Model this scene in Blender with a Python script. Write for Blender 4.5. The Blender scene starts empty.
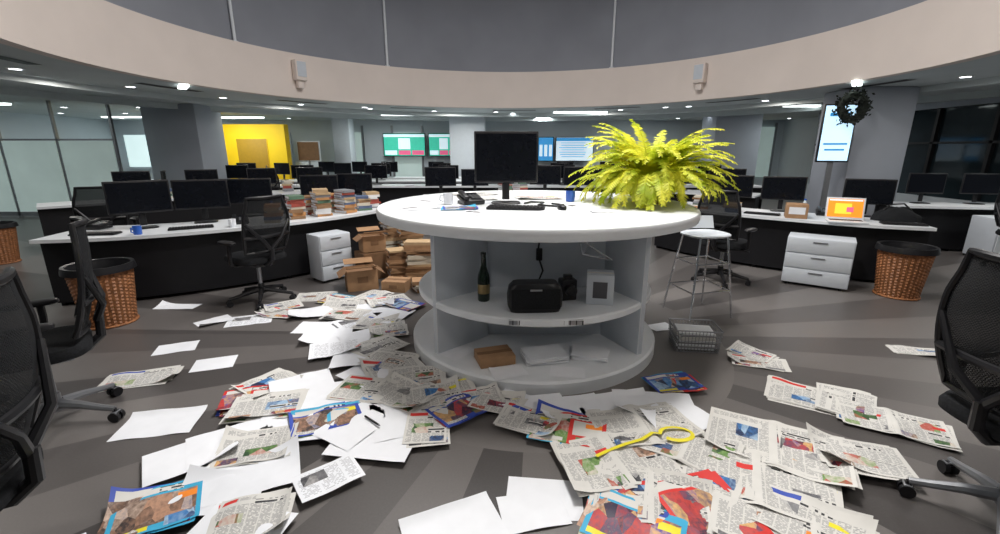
import bpy, bmesh, math, random
from mathutils import Vector, Matrix, noise
random.seed(7)
S = bpy.context.scene
COL = S.collection
pi = math.pi

# ------------------------------------------------------------------ materials
def nodes_of(name):
    m = bpy.data.materials.new(name); m.use_nodes = True
    nt = m.node_tree
    return m, nt, nt.nodes['Principled BSDF']
def mat(name, col, rough=0.5, metal=0.0, var=0.06, scale=12, emis=None, es=0, bump=0.0, trans=0, spec=0.5):
    m, nt, b = nodes_of(name)
    b.inputs['Roughness'].default_value = rough
    b.inputs['Metallic'].default_value = metal
    b.inputs['Specular IOR Level'].default_value = spec
    tc = nt.nodes.new('ShaderNodeTexCoord')
    n = nt.nodes.new('ShaderNodeTexNoise'); n.inputs['Scale'].default_value = scale
    n.inputs['Detail'].default_value = 3
    nt.links.new(tc.outputs['Object'], n.inputs['Vector'])
    r = nt.nodes.new('ShaderNodeValToRGB')
    r.color_ramp.elements[0].position = 0.3; r.color_ramp.elements[1].position = 0.7
    r.color_ramp.elements[0].color = [c*(1-var) for c in col]+[1]
    r.color_ramp.elements[1].color = [min(1, c*(1+var)) for c in col]+[1]
    nt.links.new(n.outputs['Fac'], r.inputs['Fac'])
    nt.links.new(r.outputs['Color'], b.inputs['Base Color'])
    if bump:
        bp = nt.nodes.new('ShaderNodeBump'); bp.inputs['Strength'].default_value = bump
        nt.links.new(n.outputs['Fac'], bp.inputs['Height']); nt.links.new(bp.outputs['Normal'], b.inputs['Normal'])
    if emis:
        b.inputs['Emission Color'].default_value = list(emis)+[1]; b.inputs['Emission Strength'].default_value = es
    if trans: b.inputs['Transmission Weight'].default_value = trans
    return m
def M(nt, op, a, b=None, c=None):
    n = nt.nodes.new('ShaderNodeMath'); n.operation = op
    for i, v in enumerate((a, b, c)):
        if v is None: continue
        if isinstance(v, (int, float)): n.inputs[i].default_value = v
        else: nt.links.new(v, n.inputs[i])
    return n.outputs[0]
def mixc(nt, fac, c1, c2):
    n = nt.nodes.new('ShaderNodeMix'); n.data_type = 'RGBA'
    nt.links.new(fac, n.inputs[0])
    for i, c in ((6, c1), (7, c2)):
        if isinstance(c, (tuple, list)): n.inputs[i].default_value = list(c)+[1]
        else: nt.links.new(c, n.inputs[i])
    return n.outputs[2]

TC = (0.285, 3.70)      # table centre
def floor_mat():
    m, nt, b = nodes_of('striped_vinyl_floor')
    g = nt.nodes.new('ShaderNodeNewGeometry'); s = nt.nodes.new('ShaderNodeSeparateXYZ')
    nt.links.new(g.outputs['Position'], s.inputs[0])
    dx = M(nt, 'SUBTRACT', s.outputs[0], TC[0]); dy = M(nt, 'SUBTRACT', s.outputs[1], TC[1])
    rad = M(nt, 'SQRT', M(nt, 'ADD', M(nt, 'MULTIPLY', dx, dx), M(nt, 'MULTIPLY', dy, dy)))
    ang = M(nt, 'ADD', M(nt, 'ARCTAN2', dy, dx), 10.0)
    k = M(nt, 'FLOOR', M(nt, 'MULTIPLY', ang, 46/(2*pi)))
    wn = nt.nodes.new('ShaderNodeTexWhiteNoise'); wn.noise_dimensions = '1D'; nt.links.new(k, wn.inputs['W'])
    n = nt.nodes.new('ShaderNodeTexNoise'); n.inputs['Scale'].default_value = 90; n.inputs['Detail'].default_value = 4
    nt.links.new(g.outputs['Position'], n.inputs['Vector'])
    n2 = nt.nodes.new('ShaderNodeTexNoise'); n2.inputs['Scale'].default_value = 1.3
    nt.links.new(g.outputs['Position'], n2.inputs['Vector'])
    st = M(nt, 'ADD', M(nt, 'MULTIPLY', M(nt, 'MODULO', k, 2.0), 0.6), M(nt, 'MULTIPLY', wn.outputs['Value'], 0.4))
    inner = M(nt, 'LESS_THAN', rad, 1.62)
    st = M(nt, 'ADD', M(nt, 'MULTIPLY', st, M(nt, 'SUBTRACT', 1.0, inner)), M(nt, 'MULTIPLY', inner, .85))
    f = M(nt, 'ADD', st, M(nt, 'MULTIPLY', M(nt, 'SUBTRACT', n.outputs['Fac'], .5), .3))
    f = M(nt, 'ADD', f, M(nt, 'MULTIPLY', M(nt, 'SUBTRACT', n2.outputs['Fac'], .5), .2))
    cl = nt.nodes.new('ShaderNodeClamp'); nt.links.new(f, cl.inputs[0])
    c = mixc(nt, cl.outputs[0], (.056, .051, .050), (.160, .148, .142))
    nt.links.new(c, b.inputs['Base Color']); b.inputs['Roughness'].default_value = .38
    return m
def uvsep(nt):
    u = nt.nodes.new('ShaderNodeUVMap'); s = nt.nodes.new('ShaderNodeSeparateXYZ')
    nt.links.new(u.outputs[0], s.inputs[0]); return u, s.outputs[0], s.outputs[1]
def text_mat(name, paper, ink, line, word, colw, thr=.42, fill=.55):
    m, nt, b = nodes_of(name)
    u, x, y = uvsep(nt)
    fl = M(nt, 'LESS_THAN', M(nt, 'FRACT', M(nt, 'DIVIDE', y, line)), fill)
    gut = M(nt, 'LESS_THAN', M(nt, 'FRACT', M(nt, 'DIVIDE', x, colw)), .88)
    cx = nt.nodes.new('ShaderNodeCombineXYZ')
    nt.links.new(M(nt, 'FLOOR', M(nt, 'DIVIDE', x, word)), cx.inputs[0])
    nt.links.new(M(nt, 'FLOOR', M(nt, 'DIVIDE', y, line)), cx.inputs[1])
    wn = nt.nodes.new('ShaderNodeTexWhiteNoise'); nt.links.new(cx.outputs[0], wn.inputs['Vector'])
    w = M(nt, 'GREATER_THAN', wn.outputs['Value'], thr*.6)
    f = M(nt, 'MULTIPLY', M(nt, 'MULTIPLY', fl, gut), w)
    nt.links.new(mixc(nt, f, paper, ink), b.inputs['Base Color']); b.inputs['Roughness'].default_value = .8
    return m
def photo_mat(name, cols, scale=17):
    m, nt, b = nodes_of(name)
    u, x, y = uvsep(nt)
    oi = nt.nodes.new('ShaderNodeObjectInfo')
    cx = nt.nodes.new('ShaderNodeCombineXYZ'); nt.links.new(x, cx.inputs[0]); nt.links.new(M(nt, 'MULTIPLY', y, .65), cx.inputs[1])
    nt.links.new(M(nt, 'MULTIPLY', oi.outputs['Random'], 30), cx.inputs[2])
    v = nt.nodes.new('ShaderNodeTexVoronoi'); v.inputs['Scale'].default_value = scale
    nt.links.new(cx.outputs[0], v.inputs['Vector'])
    sc = nt.nodes.new('ShaderNodeSeparateColor'); nt.links.new(v.outputs['Color'], sc.inputs[0])
    n = nt.nodes.new('ShaderNodeTexNoise'); n.inputs['Scale'].default_value = 60; n.inputs['Detail'].default_value = 3
    nt.links.new(cx.outputs[0], n.inputs['Vector'])
    fac = M(nt, 'ADD', M(nt, 'MULTIPLY', sc.outputs[0], .85), M(nt, 'MULTIPLY', M(nt, 'SUBTRACT', n.outputs['Fac'], .4), .35))
    r = nt.nodes.new('ShaderNodeValToRGB'); nt.links.new(fac, r.inputs[0])
    e = r.color_ramp.elements
    while len(e) < len(cols): e.new(.5)
    for i, c in enumerate(cols):
        e[i].position = .08+.84*i/(len(cols)-1); e[i].color = list(c)+[1]
    nt.links.new(r.outputs[0], b.inputs['Base Color']); b.inputs['Roughness'].default_value = .5
    return m

m_floor = floor_mat()
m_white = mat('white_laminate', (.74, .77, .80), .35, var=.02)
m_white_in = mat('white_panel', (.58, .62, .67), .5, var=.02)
m_ceil = mat('ceiling_paint', (.56, .61, .62), .8, var=.03, scale=2)
m_fascia = mat('fascia_plaster', (.78, .69, .63), .75, var=.03, scale=1.5)
m_upper = mat('atrium_wall_paint', (.29, .305, .345), .8, var=.08, scale=.8)
m_dark = mat('dark_ceiling', (.02, .022, .026), .7)
m_wall = mat('wall_paint', (.60, .65, .69), .8, var=.04, scale=1)
m_column = mat('column_paint', (.38, .41, .47), .7, var=.04, scale=1.5)
m_yellow = mat('yellow_paint', (.90, .58, .004), .6, var=.06, scale=1.5)
m_yellow2 = mat('ochre_door', (.38, .21, .006), .6)
m_black = mat('black_plastic', (.012, .012, .014), .35, spec=.35)
m_blackm = mat('black_panel', (.010, .010, .012), .5, spec=.3)
m_screen = mat('monitor_glass', (.005, .006, .009), .2, spec=.25)
m_fabric = mat('black_fabric', (.014, .015, .017), .9, var=.3, scale=90, bump=.3, spec=.2)
m_grey = mat('grey_metal', (.30, .31, .33), .35, metal=.7)
m_chrome = mat('chrome', (.75, .76, .78), .15, metal=1)
m_light = mat('lamp_diffuser', (1, 1, 1), .5, emis=(.95, .98, 1), es=10)
m_strip = mat('strip_light', (1, 1, 1), .5, emis=(.9, 1, .97), es=3)
m_wicker = mat('wicker', (.30, .12, .045), .6, var=.45, scale=40, bump=.4)
m_card = mat('cardboard', (.36, .21, .11), .85, var=.12)
m_card2 = mat('cardboard_dark', (.22, .12, .06), .85, var=.12)
m_paper = mat('white_paper', (.80, .82, .86), .8, var=.02)
m_news = mat('newsprint', (.64, .63, .60), .85, var=.04)
m_text = text_mat('news_text', (.64, .63, .60), (.30, .30, .30), .0062, .007, .052)
m_ptext = text_mat('print_text', (.80, .82, .86), (.50, .51, .54), .010, .009, .12, thr=.6)
m_head = text_mat('news_headline', (.64, .63, .60), (.035, .035, .04), .024, .012, 5, thr=.38, fill=.62)
m_ph = [photo_mat('print_photo_sky', [(.02, .03, .08), (.05, .20, .48), (.35, .50, .66), (.04, .09, .22), (.42, .30, .22)]),
        photo_mat('print_photo_portrait', [(.04, .03, .03), (.50, .28, .18), (.12, .07, .05), (.66, .50, .40), (.10, .13, .24)]),
        photo_mat('print_photo_pitch', [(.03, .08, .03), (.16, .30, .08), (.60, .55, .48), (.45, .08, .06), (.10, .20, .08)]),
        photo_mat('print_photo_grey', [(.03, .03, .035), (.24, .24, .25), (.07, .07, .08), (.50, .49, .48)]),
        photo_mat('print_photo_stage', [(.03, .02, .05), (.55, .05, .04), (.08, .06, .12), (.68, .40, .15), (.10, .05, .30)])]
m_red = mat('print_red', (.62, .025, .02), .6); m_blue = mat('print_blue', (.03, .07, .40), .6)
m_orange = mat('print_orange', (.88, .25, .02), .6); m_cyan = mat('print_cyan', (.04, .38, .62), .6)
m_ylw = mat('yellow_band', (.80, .70, .03), .5)
m_pot = mat('terracotta_pot', (.42, .26, .13), .7, var=.2, bump=.2)
m_bottle = mat('dark_green_glass', (.01, .02, .012), .08)
m_gold = mat('gold_foil', (.35, .26, .12), .35, metal=.8)
m_cup = mat('blue_ceramic', (.03, .12, .5), .3)
m_green = mat('dark_leaf', (.012, .018, .012), .7, var=.5, scale=60)

# ------------------------------------------------------------------ mesh builder
class MB:
    def __init__(s):
        s.bm = bmesh.new(); s.uv = s.bm.loops.layers.uv.new('UVMap'); s.mats = []; s.T = Matrix()
    def mi(s, m):
        if m not in s.mats: s.mats.append(m)
        return s.mats.index(m)
    def v(s, p): return s.bm.verts.new(s.T @ Vector(p))
    def f(s, vs, m):
        try: f = s.bm.faces.new(vs)
        except ValueError: return None
        f.material_index = s.mi(m); f.smooth = True; return f
    def box(s, c, size, m, rot=None, bevel=0.0):
        R = Matrix.Translation(c) @ (rot if rot else Matrix())
        hx, hy, hz = [a/2 for a in size]
        vs = [s.v(R @ Vector((x*hx, y*hy, z*hz))) for x in (-1, 1) for y in (-1, 1) for z in (-1, 1)]
        fs = [s.f([vs[i] for i in q], m) for q in ((0, 1, 3, 2), (4, 6, 7, 5), (0, 4, 5, 1), (2, 3, 7, 6), (0, 2, 6, 4), (1, 5, 7, 3))]
        if bevel:
            es = list({e for f in fs for e in f.edges})
            bmesh.ops.bevel(s.bm, geom=es, offset=bevel, segments=2, affect='EDGES', profile=.5)
    def ring(s, c, ax, r, seg):
        ax = Vector(ax).normalized(); t = Vector((0, 0, 1)) if abs(ax.z) < .9 else Vector((1, 0, 0))
        a = ax.cross(t).normalized(); b = ax.cross(a)
        return [s.v(Vector(c)+a*r*math.cos(2*pi*i/seg)+b*r*math.sin(2*pi*i/seg)) for i in range(seg)]
    def cyl(s, p1, p2, r1, m, r2=None, seg=16, cap=True):
        r2 = r1 if r2 is None else r2; ax = Vector(p2)-Vector(p1)
        A = s.ring(p1, ax, r1, seg); B = s.ring(p2, ax, r2, seg)
        for i in range(seg): s.f([A[i], A[(i+1) % seg], B[(i+1) % seg], B[i]], m)
        if cap: s.f(A[::-1], m); s.f(B, m)
    def tube(s, pts, r, m, seg=8, closed=False):
        pts = [Vector(p) for p in pts]; n = len(pts); rs = []
        up = None
        for i in range(n):
            d = (pts[(i+1) % n]-pts[i-1]) if closed else (pts[min(i+1, n-1)]-pts[max(i-1, 0)])
            d.normalize()
            if up is None: up = Vector((0, 0, 1)) if abs(d.z) < .9 else Vector((1, 0, 0))
            a = d.cross(up)
            a.normalize(); b = a.cross(d); up = b
            rr = r[i] if isinstance(r, (list, tuple)) else r
            rs.append([s.v(pts[i]+a*rr*math.cos(2*pi*k/seg)+b*rr*math.sin(2*pi*k/seg)) for k in range(seg)])
        for i in range(n if closed else n-1):
            A = rs[i]; B = rs[(i+1) % n]
            for k in range(seg): s.f([A[k], A[(k+1) % seg], B[(k+1) % seg], B[k]], m)
        if not closed: s.f(rs[0][::-1], m); s.f(rs[-1], m)
    def lathe(s, prof, c, m, seg=32, a0=0, a1=2*pi):
        full = abs(a1-a0-2*pi) < 1e-5; n = seg if full else seg+1; rows = []
        for (r, z) in prof:
            rows.append([s.v((c[0]+r*math.cos(a0+(a1-a0)*i/seg), c[1]+r*math.sin(a0+(a1-a0)*i/seg), c[2]+z)) for i in range(n)])
        for j in range(len(rows)-1):
            for i in range(seg):
                k = (i+1) % n
                s.f([rows[j][i], rows[j][k], rows[j+1][k], rows[j+1][i]], m)
    def grid(s, fn, nu, nv, m):
        V = [[s.v(fn(i/nu, j/nv)) for i in range(nu+1)] for j in range(nv+1)]
        for j in range(nv):
            for i in range(nu):
                mm = m(i, j) if callable(m) else m
                s.f([V[j][i], V[j][i+1], V[j+1][i+1], V[j+1][i]], mm)
        return V
    def prism(s, poly, z0, z1, m):
        A = [s.v((x, y, z0)) for x, y in poly]; B = [s.v((x, y, z1)) for x, y in poly]; n = len(poly)
        s.f(A[::-1], m); s.f(B, m)
        for i in range(n): s.f([A[i], A[(i+1) % n], B[(i+1) % n], B[i]], m)
    def slab(s, c, w, d, h, m, ex=4, seg=32, dome=.25):
        rows = []
        for z, k in ((0, .9), (.2, .99), (.55, 1), (.85, .95), (1, .8), (1+dome*.3, .4)):
            row = []
            for i in range(seg):
                a = 2*pi*i/seg; ca, sa = math.cos(a), math.sin(a)
                x = math.copysign(abs(ca)**(2/ex), ca)*w/2*k; y = math.copysign(abs(sa)**(2/ex), sa)*d/2*k
                row.append(s.v((c[0]+x, c[1]+y, c[2]+z*h)))
            rows.append(row)
        for A, B in zip(rows, rows[1:]):
            for i in range(seg): s.f([A[i], A[(i+1) % seg], B[(i+1) % seg], B[i]], m)
        s.f(rows[0][::-1], m); s.f(rows[-1], m)
    def mesh(s, name, fix=True):
        if fix: bmesh.ops.recalc_face_normals(s.bm, faces=s.bm.faces)
        me = bpy.data.meshes.new(name); s.bm.to_mesh(me); s.bm.free()
        for m in s.mats: me.materials.append(m)
        me.set_sharp_from_angle(angle=math.radians(35))
        return me
    def obj(s, name, loc=(0, 0, 0), rz=0, fix=True):
        return place(s.mesh(name, fix), name, loc, rz)
def place(me, name, loc=(0, 0, 0), rz=0, sc=1):
    o = bpy.data.objects.new(name, me); COL.objects.link(o); o.location = loc; o.rotation_euler = (0, 0, rz); o.scale = (sc, sc, sc)
    return o
RZ = lambda a: Matrix.Rotation(a, 4, 'Z')
RX = lambda a: Matrix.Rotation(a, 4, 'X')
RY = lambda a: Matrix.Rotation(a, 4, 'Y')

# ------------------------------------------------------------------ room
X0, X1, Y0, Y1 = -15.0, 11.0, -3.0, 18.0
CH = 2.7
RC = (0.22, 7.05); RR = 5.7
b = MB(); b.prism([(X0, Y0), (X1, Y0), (X1, Y1), (X0, Y1)], -.1, 0, m_floor); b.obj('floor')
def wall(name, c, s, m=m_wall):
    b = MB(); b.box(c, s, m); return b.obj(name)
wall('wall_back', ((X0+X1)/2, Y1+.1, CH/2), (X1-X0+.4, .2, CH))
wall('wall_left', (X0-.1, (Y0+Y1)/2, CH/2), (.2, Y1-Y0, CH))
wall('wall_front', ((X0+X1)/2, Y0-.1, CH/2), (X1-X0+.4, .2, CH))
wall('wall_right', (X1+.1, (Y0+Y1)/2, CH/2), (.2, Y1-Y0, CH))
b = MB(); N = 128; inn = []; out = []
for i in range(N):
    a = 2*pi*i/N; dx, dy = math.cos(a), math.sin(a)
    inn.append((RC[0]+RR*dx, RC[1]+RR*dy))
    t = min(((X1-RC[0])/dx if dx > 1e-6 else 1e9), ((X0-RC[0])/dx if dx < -1e-6 else 1e9),
            ((Y1-RC[1])/dy if dy > 1e-6 else 1e9), ((Y0-RC[1])/dy if dy < -1e-6 else 1e9))
    out.append((RC[0]+t*dx, RC[1]+t*dy))
for z in (CH, CH+.06):
    A = [b.v((x, y, z)) for x, y in inn]; B = [b.v((x, y, z)) for x, y in out]
    for i in range(N): b.f([A[i], A[(i+1) % N], B[(i+1) % N], B[i]], m_ceil)
b.obj('ceiling', fix=False)
b = MB()
b.lathe([(RR+.16, CH-.001), (RR, CH-.001), (RR, 3.6), (RR+.35, 3.6)], (RC[0], RC[1], 0), m_fascia, seg=160)
b.obj('wall_fascia_ring')
b = MB(); b.lathe([(RR+.33, 3.58), (RR+.33, 6.6)], (RC[0], RC[1], 0), m_upper, seg=96); b.obj('wall_atrium_drum')
b = MB(); b.lathe([(.01, 6.6), (RR+.33, 6.6)], (RC[0], RC[1], 0), m_dark, seg=96); b.obj('ceiling_atrium')
b = MB()
b.lathe([(7.5, CH+.01), (7.5, CH-.10), (7.75, CH-.10), (7.75, CH+.01)], (RC[0], RC[1], 0), m_ceil, seg=128)
b.lathe([(9.3, CH+.01), (9.3, CH-.13), (9.5, CH-.13), (9.5, CH+.01)], (RC[0], RC[1], 0), m_ceil, seg=128, a0=0, a1=pi)
b.obj('trim_1')
b = MB()
for k in range(14):
    a = 2*pi*k/14+.1
    b.lathe([(6.35, CH-.006), (6.55, CH-.006)], (RC[0], RC[1], 0), m_blackm, seg=10, a0=a, a1=a+.19)
b.obj('air_vent_slots')
b = MB()
spots = []
for k in range(24):
    a = 2*pi*k/24+.05
    spots.append((RC[0]+7.0*math.cos(a), RC[1]+7.0*math.sin(a)))
for x in range(-14, 11, 2):
    for y in (12.5, 14.5, 16.8): spots.append((x+.4, y))
for x in (-13.5, -11.5, -9.5):
    for y in (5, 7.5, 10): spots.append((x, y))
for (x, y) in spots:
    if (x < X0+.5 or x > X1-.5 or y < Y0+.5 or y > Y1-.3): continue
    if math.hypot(x-RC[0], y-RC[1]) < RR+.3: continue
    b.cyl((x, y, CH-.012), (x, y, CH+.01), .07, m_light, seg=14)
    b.lathe([(.07, -.014), (.10, -.012), (.10, .01)], (x, y, CH), m_white, seg=14)
b.obj('recessed_downlights')
b = MB()
for (x, y, l, r) in ((-12.5, 16, 2.2, 0), (-9, 16.2, 1.6, 0), (2.4, 14, 1.6, 0), (6, 8, .5, .9), (-5.6, 8.4, .5, -.9), (-13, 11.5, 2, 0), (8, 12, 1.5, 0), (-3, 15, 1.6, 0)):
    b.box((x, y, CH-.02), (l, .14, .05), m_strip, RZ(r), .01)
b.obj('linear_ceiling_lights')
for px in (-4.32, 4.47):
    yy = RC[1]+math.sqrt((RR-.09)**2-(px-RC[0])**2)
    b = MB(); b.box((0, 0, 0), (.26, .18, .42), m_fascia, None, .03); b.box((0, -.095, .02), (.2, .01, .30), m_white_in)
    b.box((0, .03, -.28), (.14, .12, .16), m_fascia, None, .02)
    b.obj('wall_speaker', (px, yy-.02, 3.25), -math.atan2(px-RC[0], yy-RC[1]))
for px in (-2.85, 2.88, -5.2):
    yy = RC[1]+math.sqrt((RR+.27)**2-(px-RC[0])**2)
    b = MB(); b.cyl((0, 0, 3.60), (0, 0, 6.55), .03, m_white, seg=10); b.cyl((0, 0, 3.6), (0, 0, 3.66), .06, m_white, seg=12); b.obj('drum_conduit_pipe', (px, yy, 0))
def column(x, y, w, d, m=m_column):
    b = MB(); b.box((0, 0, CH/2), (w, d, CH), m, None, .04); b.box((0, 0, .06), (w+.03, d+.03, .12), m_blackm); b.obj('square_column', (x, y, 0))
column(-8.2, 12.1, 1.35, 1.1); column(-1.1, 16.0, 1.2, .9, m_white_in); column(7.2, 14.5, 1.4, 1.0); column(7.02, 9.0, 1.05, 1.0)
column(-5.6, 16.6, .6, .6, m_white_in); column(-10.8, 15.4, .9, .8, m_wall)
b = MB(); b.box((0, 0, 1.2), (2.4, .3, 2.4), m_yellow); b.box((.1, -.16, 1.0), (1.0, .03, 1.9), m_yellow2, None, .01)
b.box((-.95, -.2, 1.2), (.3, .12, 2.36), m_yellow, None, .02); b.cyl((.5, -.2, 1), (.5, -.2, 1.1), .02, m_chrome); b.obj('wall_yellow_partition', (-8.2, 15.2, 0))
b = MB(); b.box((0, 0, .6), (1.0, .05, 1.2), m_wall, None, .02); b.box((0, 0, 1.55), (.76, .05, .66), m_white); b.box((0, -.03, 1.55), (.7, .03, .6), m_card2); b.box((0, 0, 1.2), (.05, .05, 1.0), m_grey); b.obj('notice_board', (-6.5, 15.6, .0))
m_frost = mat('glowing_frosted_glass', (.62, .72, .70), .4, var=.08, scale=1.2, emis=(.6, .78, .74), es=.22)  # emission put into the glass stands for light from behind it
m_bright = mat('lit_window', (.7, .8, .8), .4, var=.2, scale=2, emis=(.75, .95, .95), es=.75)
b = MB()
for i in range(4):
    x = -14.5+i*1.35
    b.box((x+.65, 0, .95), (1.28, .03, 1.7), m_frost); b.box((x, 0, CH/2), (.05, .06, CH), m_grey)
b.box((-14.5+5.4, 0, CH/2), (.05, .06, CH), m_grey); b.box((-11.8, 0, 1.83), (5.4, .06, .04), m_grey); b.box((-11.8, 0, .08), (5.4, .06, .1), m_grey)
b.obj('glass_partition', (0, 10.9, 0))
b = MB()
for i in range(5):
    b.box((-14+i*1.3, 0, 1.55), (1.15, .04, 1.2), m_bright); b.box((-14+i*1.3+.65, 0, 1.55), (.08, .08, 1.4), m_white_in)
b.box((-11.4, 0, 2.2), (6.5, .08, .08), m_white_in); b.box((-11.4, 0, .9), (6.5, .08, .08), m_white_in)
b.obj('window_1', (0, 17.93, 0))
m_glassdk = mat('dark_window_glass', (.018, .028, .034), .06, var=.3, scale=.8)
m_warm = mat('warm_lit_room', (.5, .4, .25), .6, var=.4, scale=1.5, emis=(1, .75, .4), es=.25)
b = MB()
for i in range(5):
    b.box((-5.9+i*1.15, 0, 1.3), (1.05, .04, 1.9), m_white_in if i % 2 else m_frost); b.box((-5.9+i*1.15+.57, 0, 1.35), (.07, .07, 2.3), m_grey)
b.obj('window_2', (0, 17.93, 0))
b = MB()
for i in range(3):
    b.box((8.4+i*.9, 0, 1.5), (.8, .04, 1.9), m_warm if i < 2 else m_frost); b.box((8.4+i*.9+.45, 0, 1.4), (.07, .07, 2.4), m_grey)
b.obj('window_3', (0, 17.93, 0))
b = MB(); b.box((0, 0, .28), (.2, 9, .56), m_white_in)
b.box((.05, 0, 1.53), (.05, 9, 1.95), m_glassdk); b.box((0, 0, 2.6), (.2, 9, .2), m_column)
for k in range(8):
    b.box((0, -4.45+k*1.27, 1.53), (.1, .07, 1.95), m_blackm)
b.box((0, 0, 1.75), (.1, 9, .05), m_blackm)
b.obj('window_4', (9.9, 9.9, 0))
def tv(name, x, y, z, w, h, fn, rz=0):
    b = MB(); b.box((0, 0, 0), (w+.06, .06, h+.06), m_black, None, .01); fn(b, w, h); b.obj(name, (x, y, z), rz)
def e(name, c, s): return mat(name, c, .4, emis=c, es=s)
eg, er, ew, eb, eo, ey = e('screen_green', (.05, .50, .35), .6), e('screen_red', (.75, .12, .25), .6), e('screen_white', (.75, .9, 1), .6), e('screen_blue', (.04, .28, .6), .6), e('screen_orange', (.95, .28, .02), .7), e('screen_yellow', (.95, .65, .05), .7)
def s1(b, w, h):
    b.box((0, -.035, 0), (w, .01, h), eg)
    b.box((0, -.042, h*.42), (w, .008, h*.12), ew)
    for i in range(3):
        b.box((-w/3+i*w/3, -.042, .05*h), (w*.29, .008, h*.5), [eg, ew, eg][i])
        b.box((-w/3+i*w/3, -.042, -.36*h), (w*.29, .008, h*.2), [ew, er, er][i])
def s2(b, w, h):
    b.box((0, -.035, 0), (w, .01, h), ew); b.box((0, -.042, h*.42), (w, .008, h*.14), eb)
    for j in range(7): b.box((-.05*w, -.042, h*.27-j*h*.1), (w*random.uniform(.6, .85), .008, h*.03), eb)
def s3(b, w, h):
    b.box((0, -.035, 0), (w, .01, h), eb)
    for i in range(3): b.box((-w/3+i*w/3, -.042, -.05), (w*.2, .008, h*.5), ew)
tv('wall_television', -3.65, 17.6, 1.78, 1.55, .8, s1); tv('wall_television', -2.15, 17.6, 1.78, 1.1, .8, s1)
tv('wall_television', 1.75, 17.6, 1.62, .55, .85, s3); tv('wall_television', 2.85, 17.6, 1.62, 1.4, .85, s2)
b = MB()
b.box((0, 0, 1.88), (.50, .06, 1.0), m_black, None, .015)
ev = e('screen_signage', (.55, .80, 1), 1.1); b.box((0, -.035, 1.88), (.45, .01, .94), ev)
b.box((0, -.042, 2.2), (.3, .008, .06), eb); b.box((0, -.042, 1.7), (.36, .008, .03), eb); b.box((0, -.042, 1.6), (.3, .008, .03), eb)
b.box((0, .03, .7), (.08, .06, 1.4), m_grey); b.box((0, 0, .02), (.6, .42, .04), m_grey, None, .01)
b.obj('digital_signage_stand', (5.98, 8.24, 0), -.35)
b = MB()
for k in range(700):
    a = random.uniform(0, 2*pi); rr = .20+random.gauss(0, .04); c = Vector((rr*math.cos(a), random.gauss(0, .04), rr*math.sin(a)))
    d = Vector((random.uniform(-1, 1), random.uniform(-1, .6), random.uniform(-1, 1))).normalized()*.07
    w = d.cross(Vector((0, 1, .3))).normalized()*.018
    b.f([b.v(c), b.v(c+d*.5+w), b.v(c+d), b.v(c+d*.5-w)], m_green)
b.tube([(.20*math.cos(t*pi/12), 0, .20*math.sin(t*pi/12)) for t in range(24)], .055, m_green, closed=True)
b.cyl((0, 0, .22), (0, 0, .40), .006, m_black, seg=6)
b.obj('hanging_wreath', (6.00, 8.00, 2.30), 0, fix=False)

# ------------------------------------------------------------------ round table
b = MB()
b.lathe([(.001, 1.09), (1.235, 1.09), (1.265, 1.10), (1.27, 1.12), (1.27, 1.155), (1.262, 1.168), (1.25, 1.17), (.001, 1.17)], (0, 0, 0), m_white, seg=96)
b.lathe([(1.04, 0), (1.04, .085), (1.025, .10), (.001, .10)], (0, 0, 0), m_white, seg=96)
b.lathe([(.001, .465), (.965, .465), (.975, .475), (.975, .51), (.965, .52), (.001, .52)], (0, 0, 0), m_white, seg=96)
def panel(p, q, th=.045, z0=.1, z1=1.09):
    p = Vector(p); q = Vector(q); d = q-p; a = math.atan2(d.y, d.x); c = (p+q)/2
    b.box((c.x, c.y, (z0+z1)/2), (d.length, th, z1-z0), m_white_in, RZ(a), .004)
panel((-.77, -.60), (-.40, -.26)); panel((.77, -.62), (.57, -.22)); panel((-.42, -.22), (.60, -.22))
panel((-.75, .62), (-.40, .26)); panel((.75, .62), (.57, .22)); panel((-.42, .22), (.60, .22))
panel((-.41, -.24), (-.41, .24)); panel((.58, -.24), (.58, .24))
b.box((.02, -.95, .495), (.50, .02, .035), m_grey, None, .003)
for k in range(12): b.box((-.20+k*.042, -.962, .495), (.006, .006, .03), m_blackm)
tbl = b.obj('round_island_table', (TC[0], TC[1], 0))

def monitor_mesh(w=.54, h=.33, zc=.33, name='computer_monitor', scr=None):
    b = MB()
    b.box((0, 0, zc), (w, .028, h), m_black, None, .006)
    b.box((0, -.0155, zc), (w-.03, .003, h-.035), scr or m_screen)
    b.box((0, .03, zc), (w*.55, .04, h*.55), m_black, None, .012)
    b.box((0, .055, zc*.5+.02), (.06, .02, zc-.02), m_black, RX(-.06), .004)
    b.slab((0, .04, 0), .24, .18, .014, m_black, ex=5)
    return b.mesh(name)
mon = monitor_mesh(); mon_big = monitor_mesh(.51, .40, .37)
place(mon_big, 'computer_monitor', (.05, 3.66, 1.171), .05)
def keyboard_mesh():
    b = MB(); b.box((0, 0, .011), (.43, .14, .016), m_black, None, .004)
    for r in range(5):
        for c in range(15): b.box((-.195+c*.0279, -.052+r*.026, .021), (.023, .021, .006), m_blackm)
    return b.mesh('computer_keyboard')
kb = keyboard_mesh()
place(kb, 'computer_keyboard', (.12, 3.32, 1.171), -.15)
def mouse_mesh():
    b = MB(); b.slab((0, 0, 0), .06, .11, .03, m_black, ex=2.4, seg=20, dome=.6); b.cyl((0, .02, .03), (0, .035, .034), .006, m_grey); return b.mesh('computer_mouse')
ms = mouse_mesh(); place(ms, 'computer_mouse', (.46, 3.30, 1.171), .2)
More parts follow.
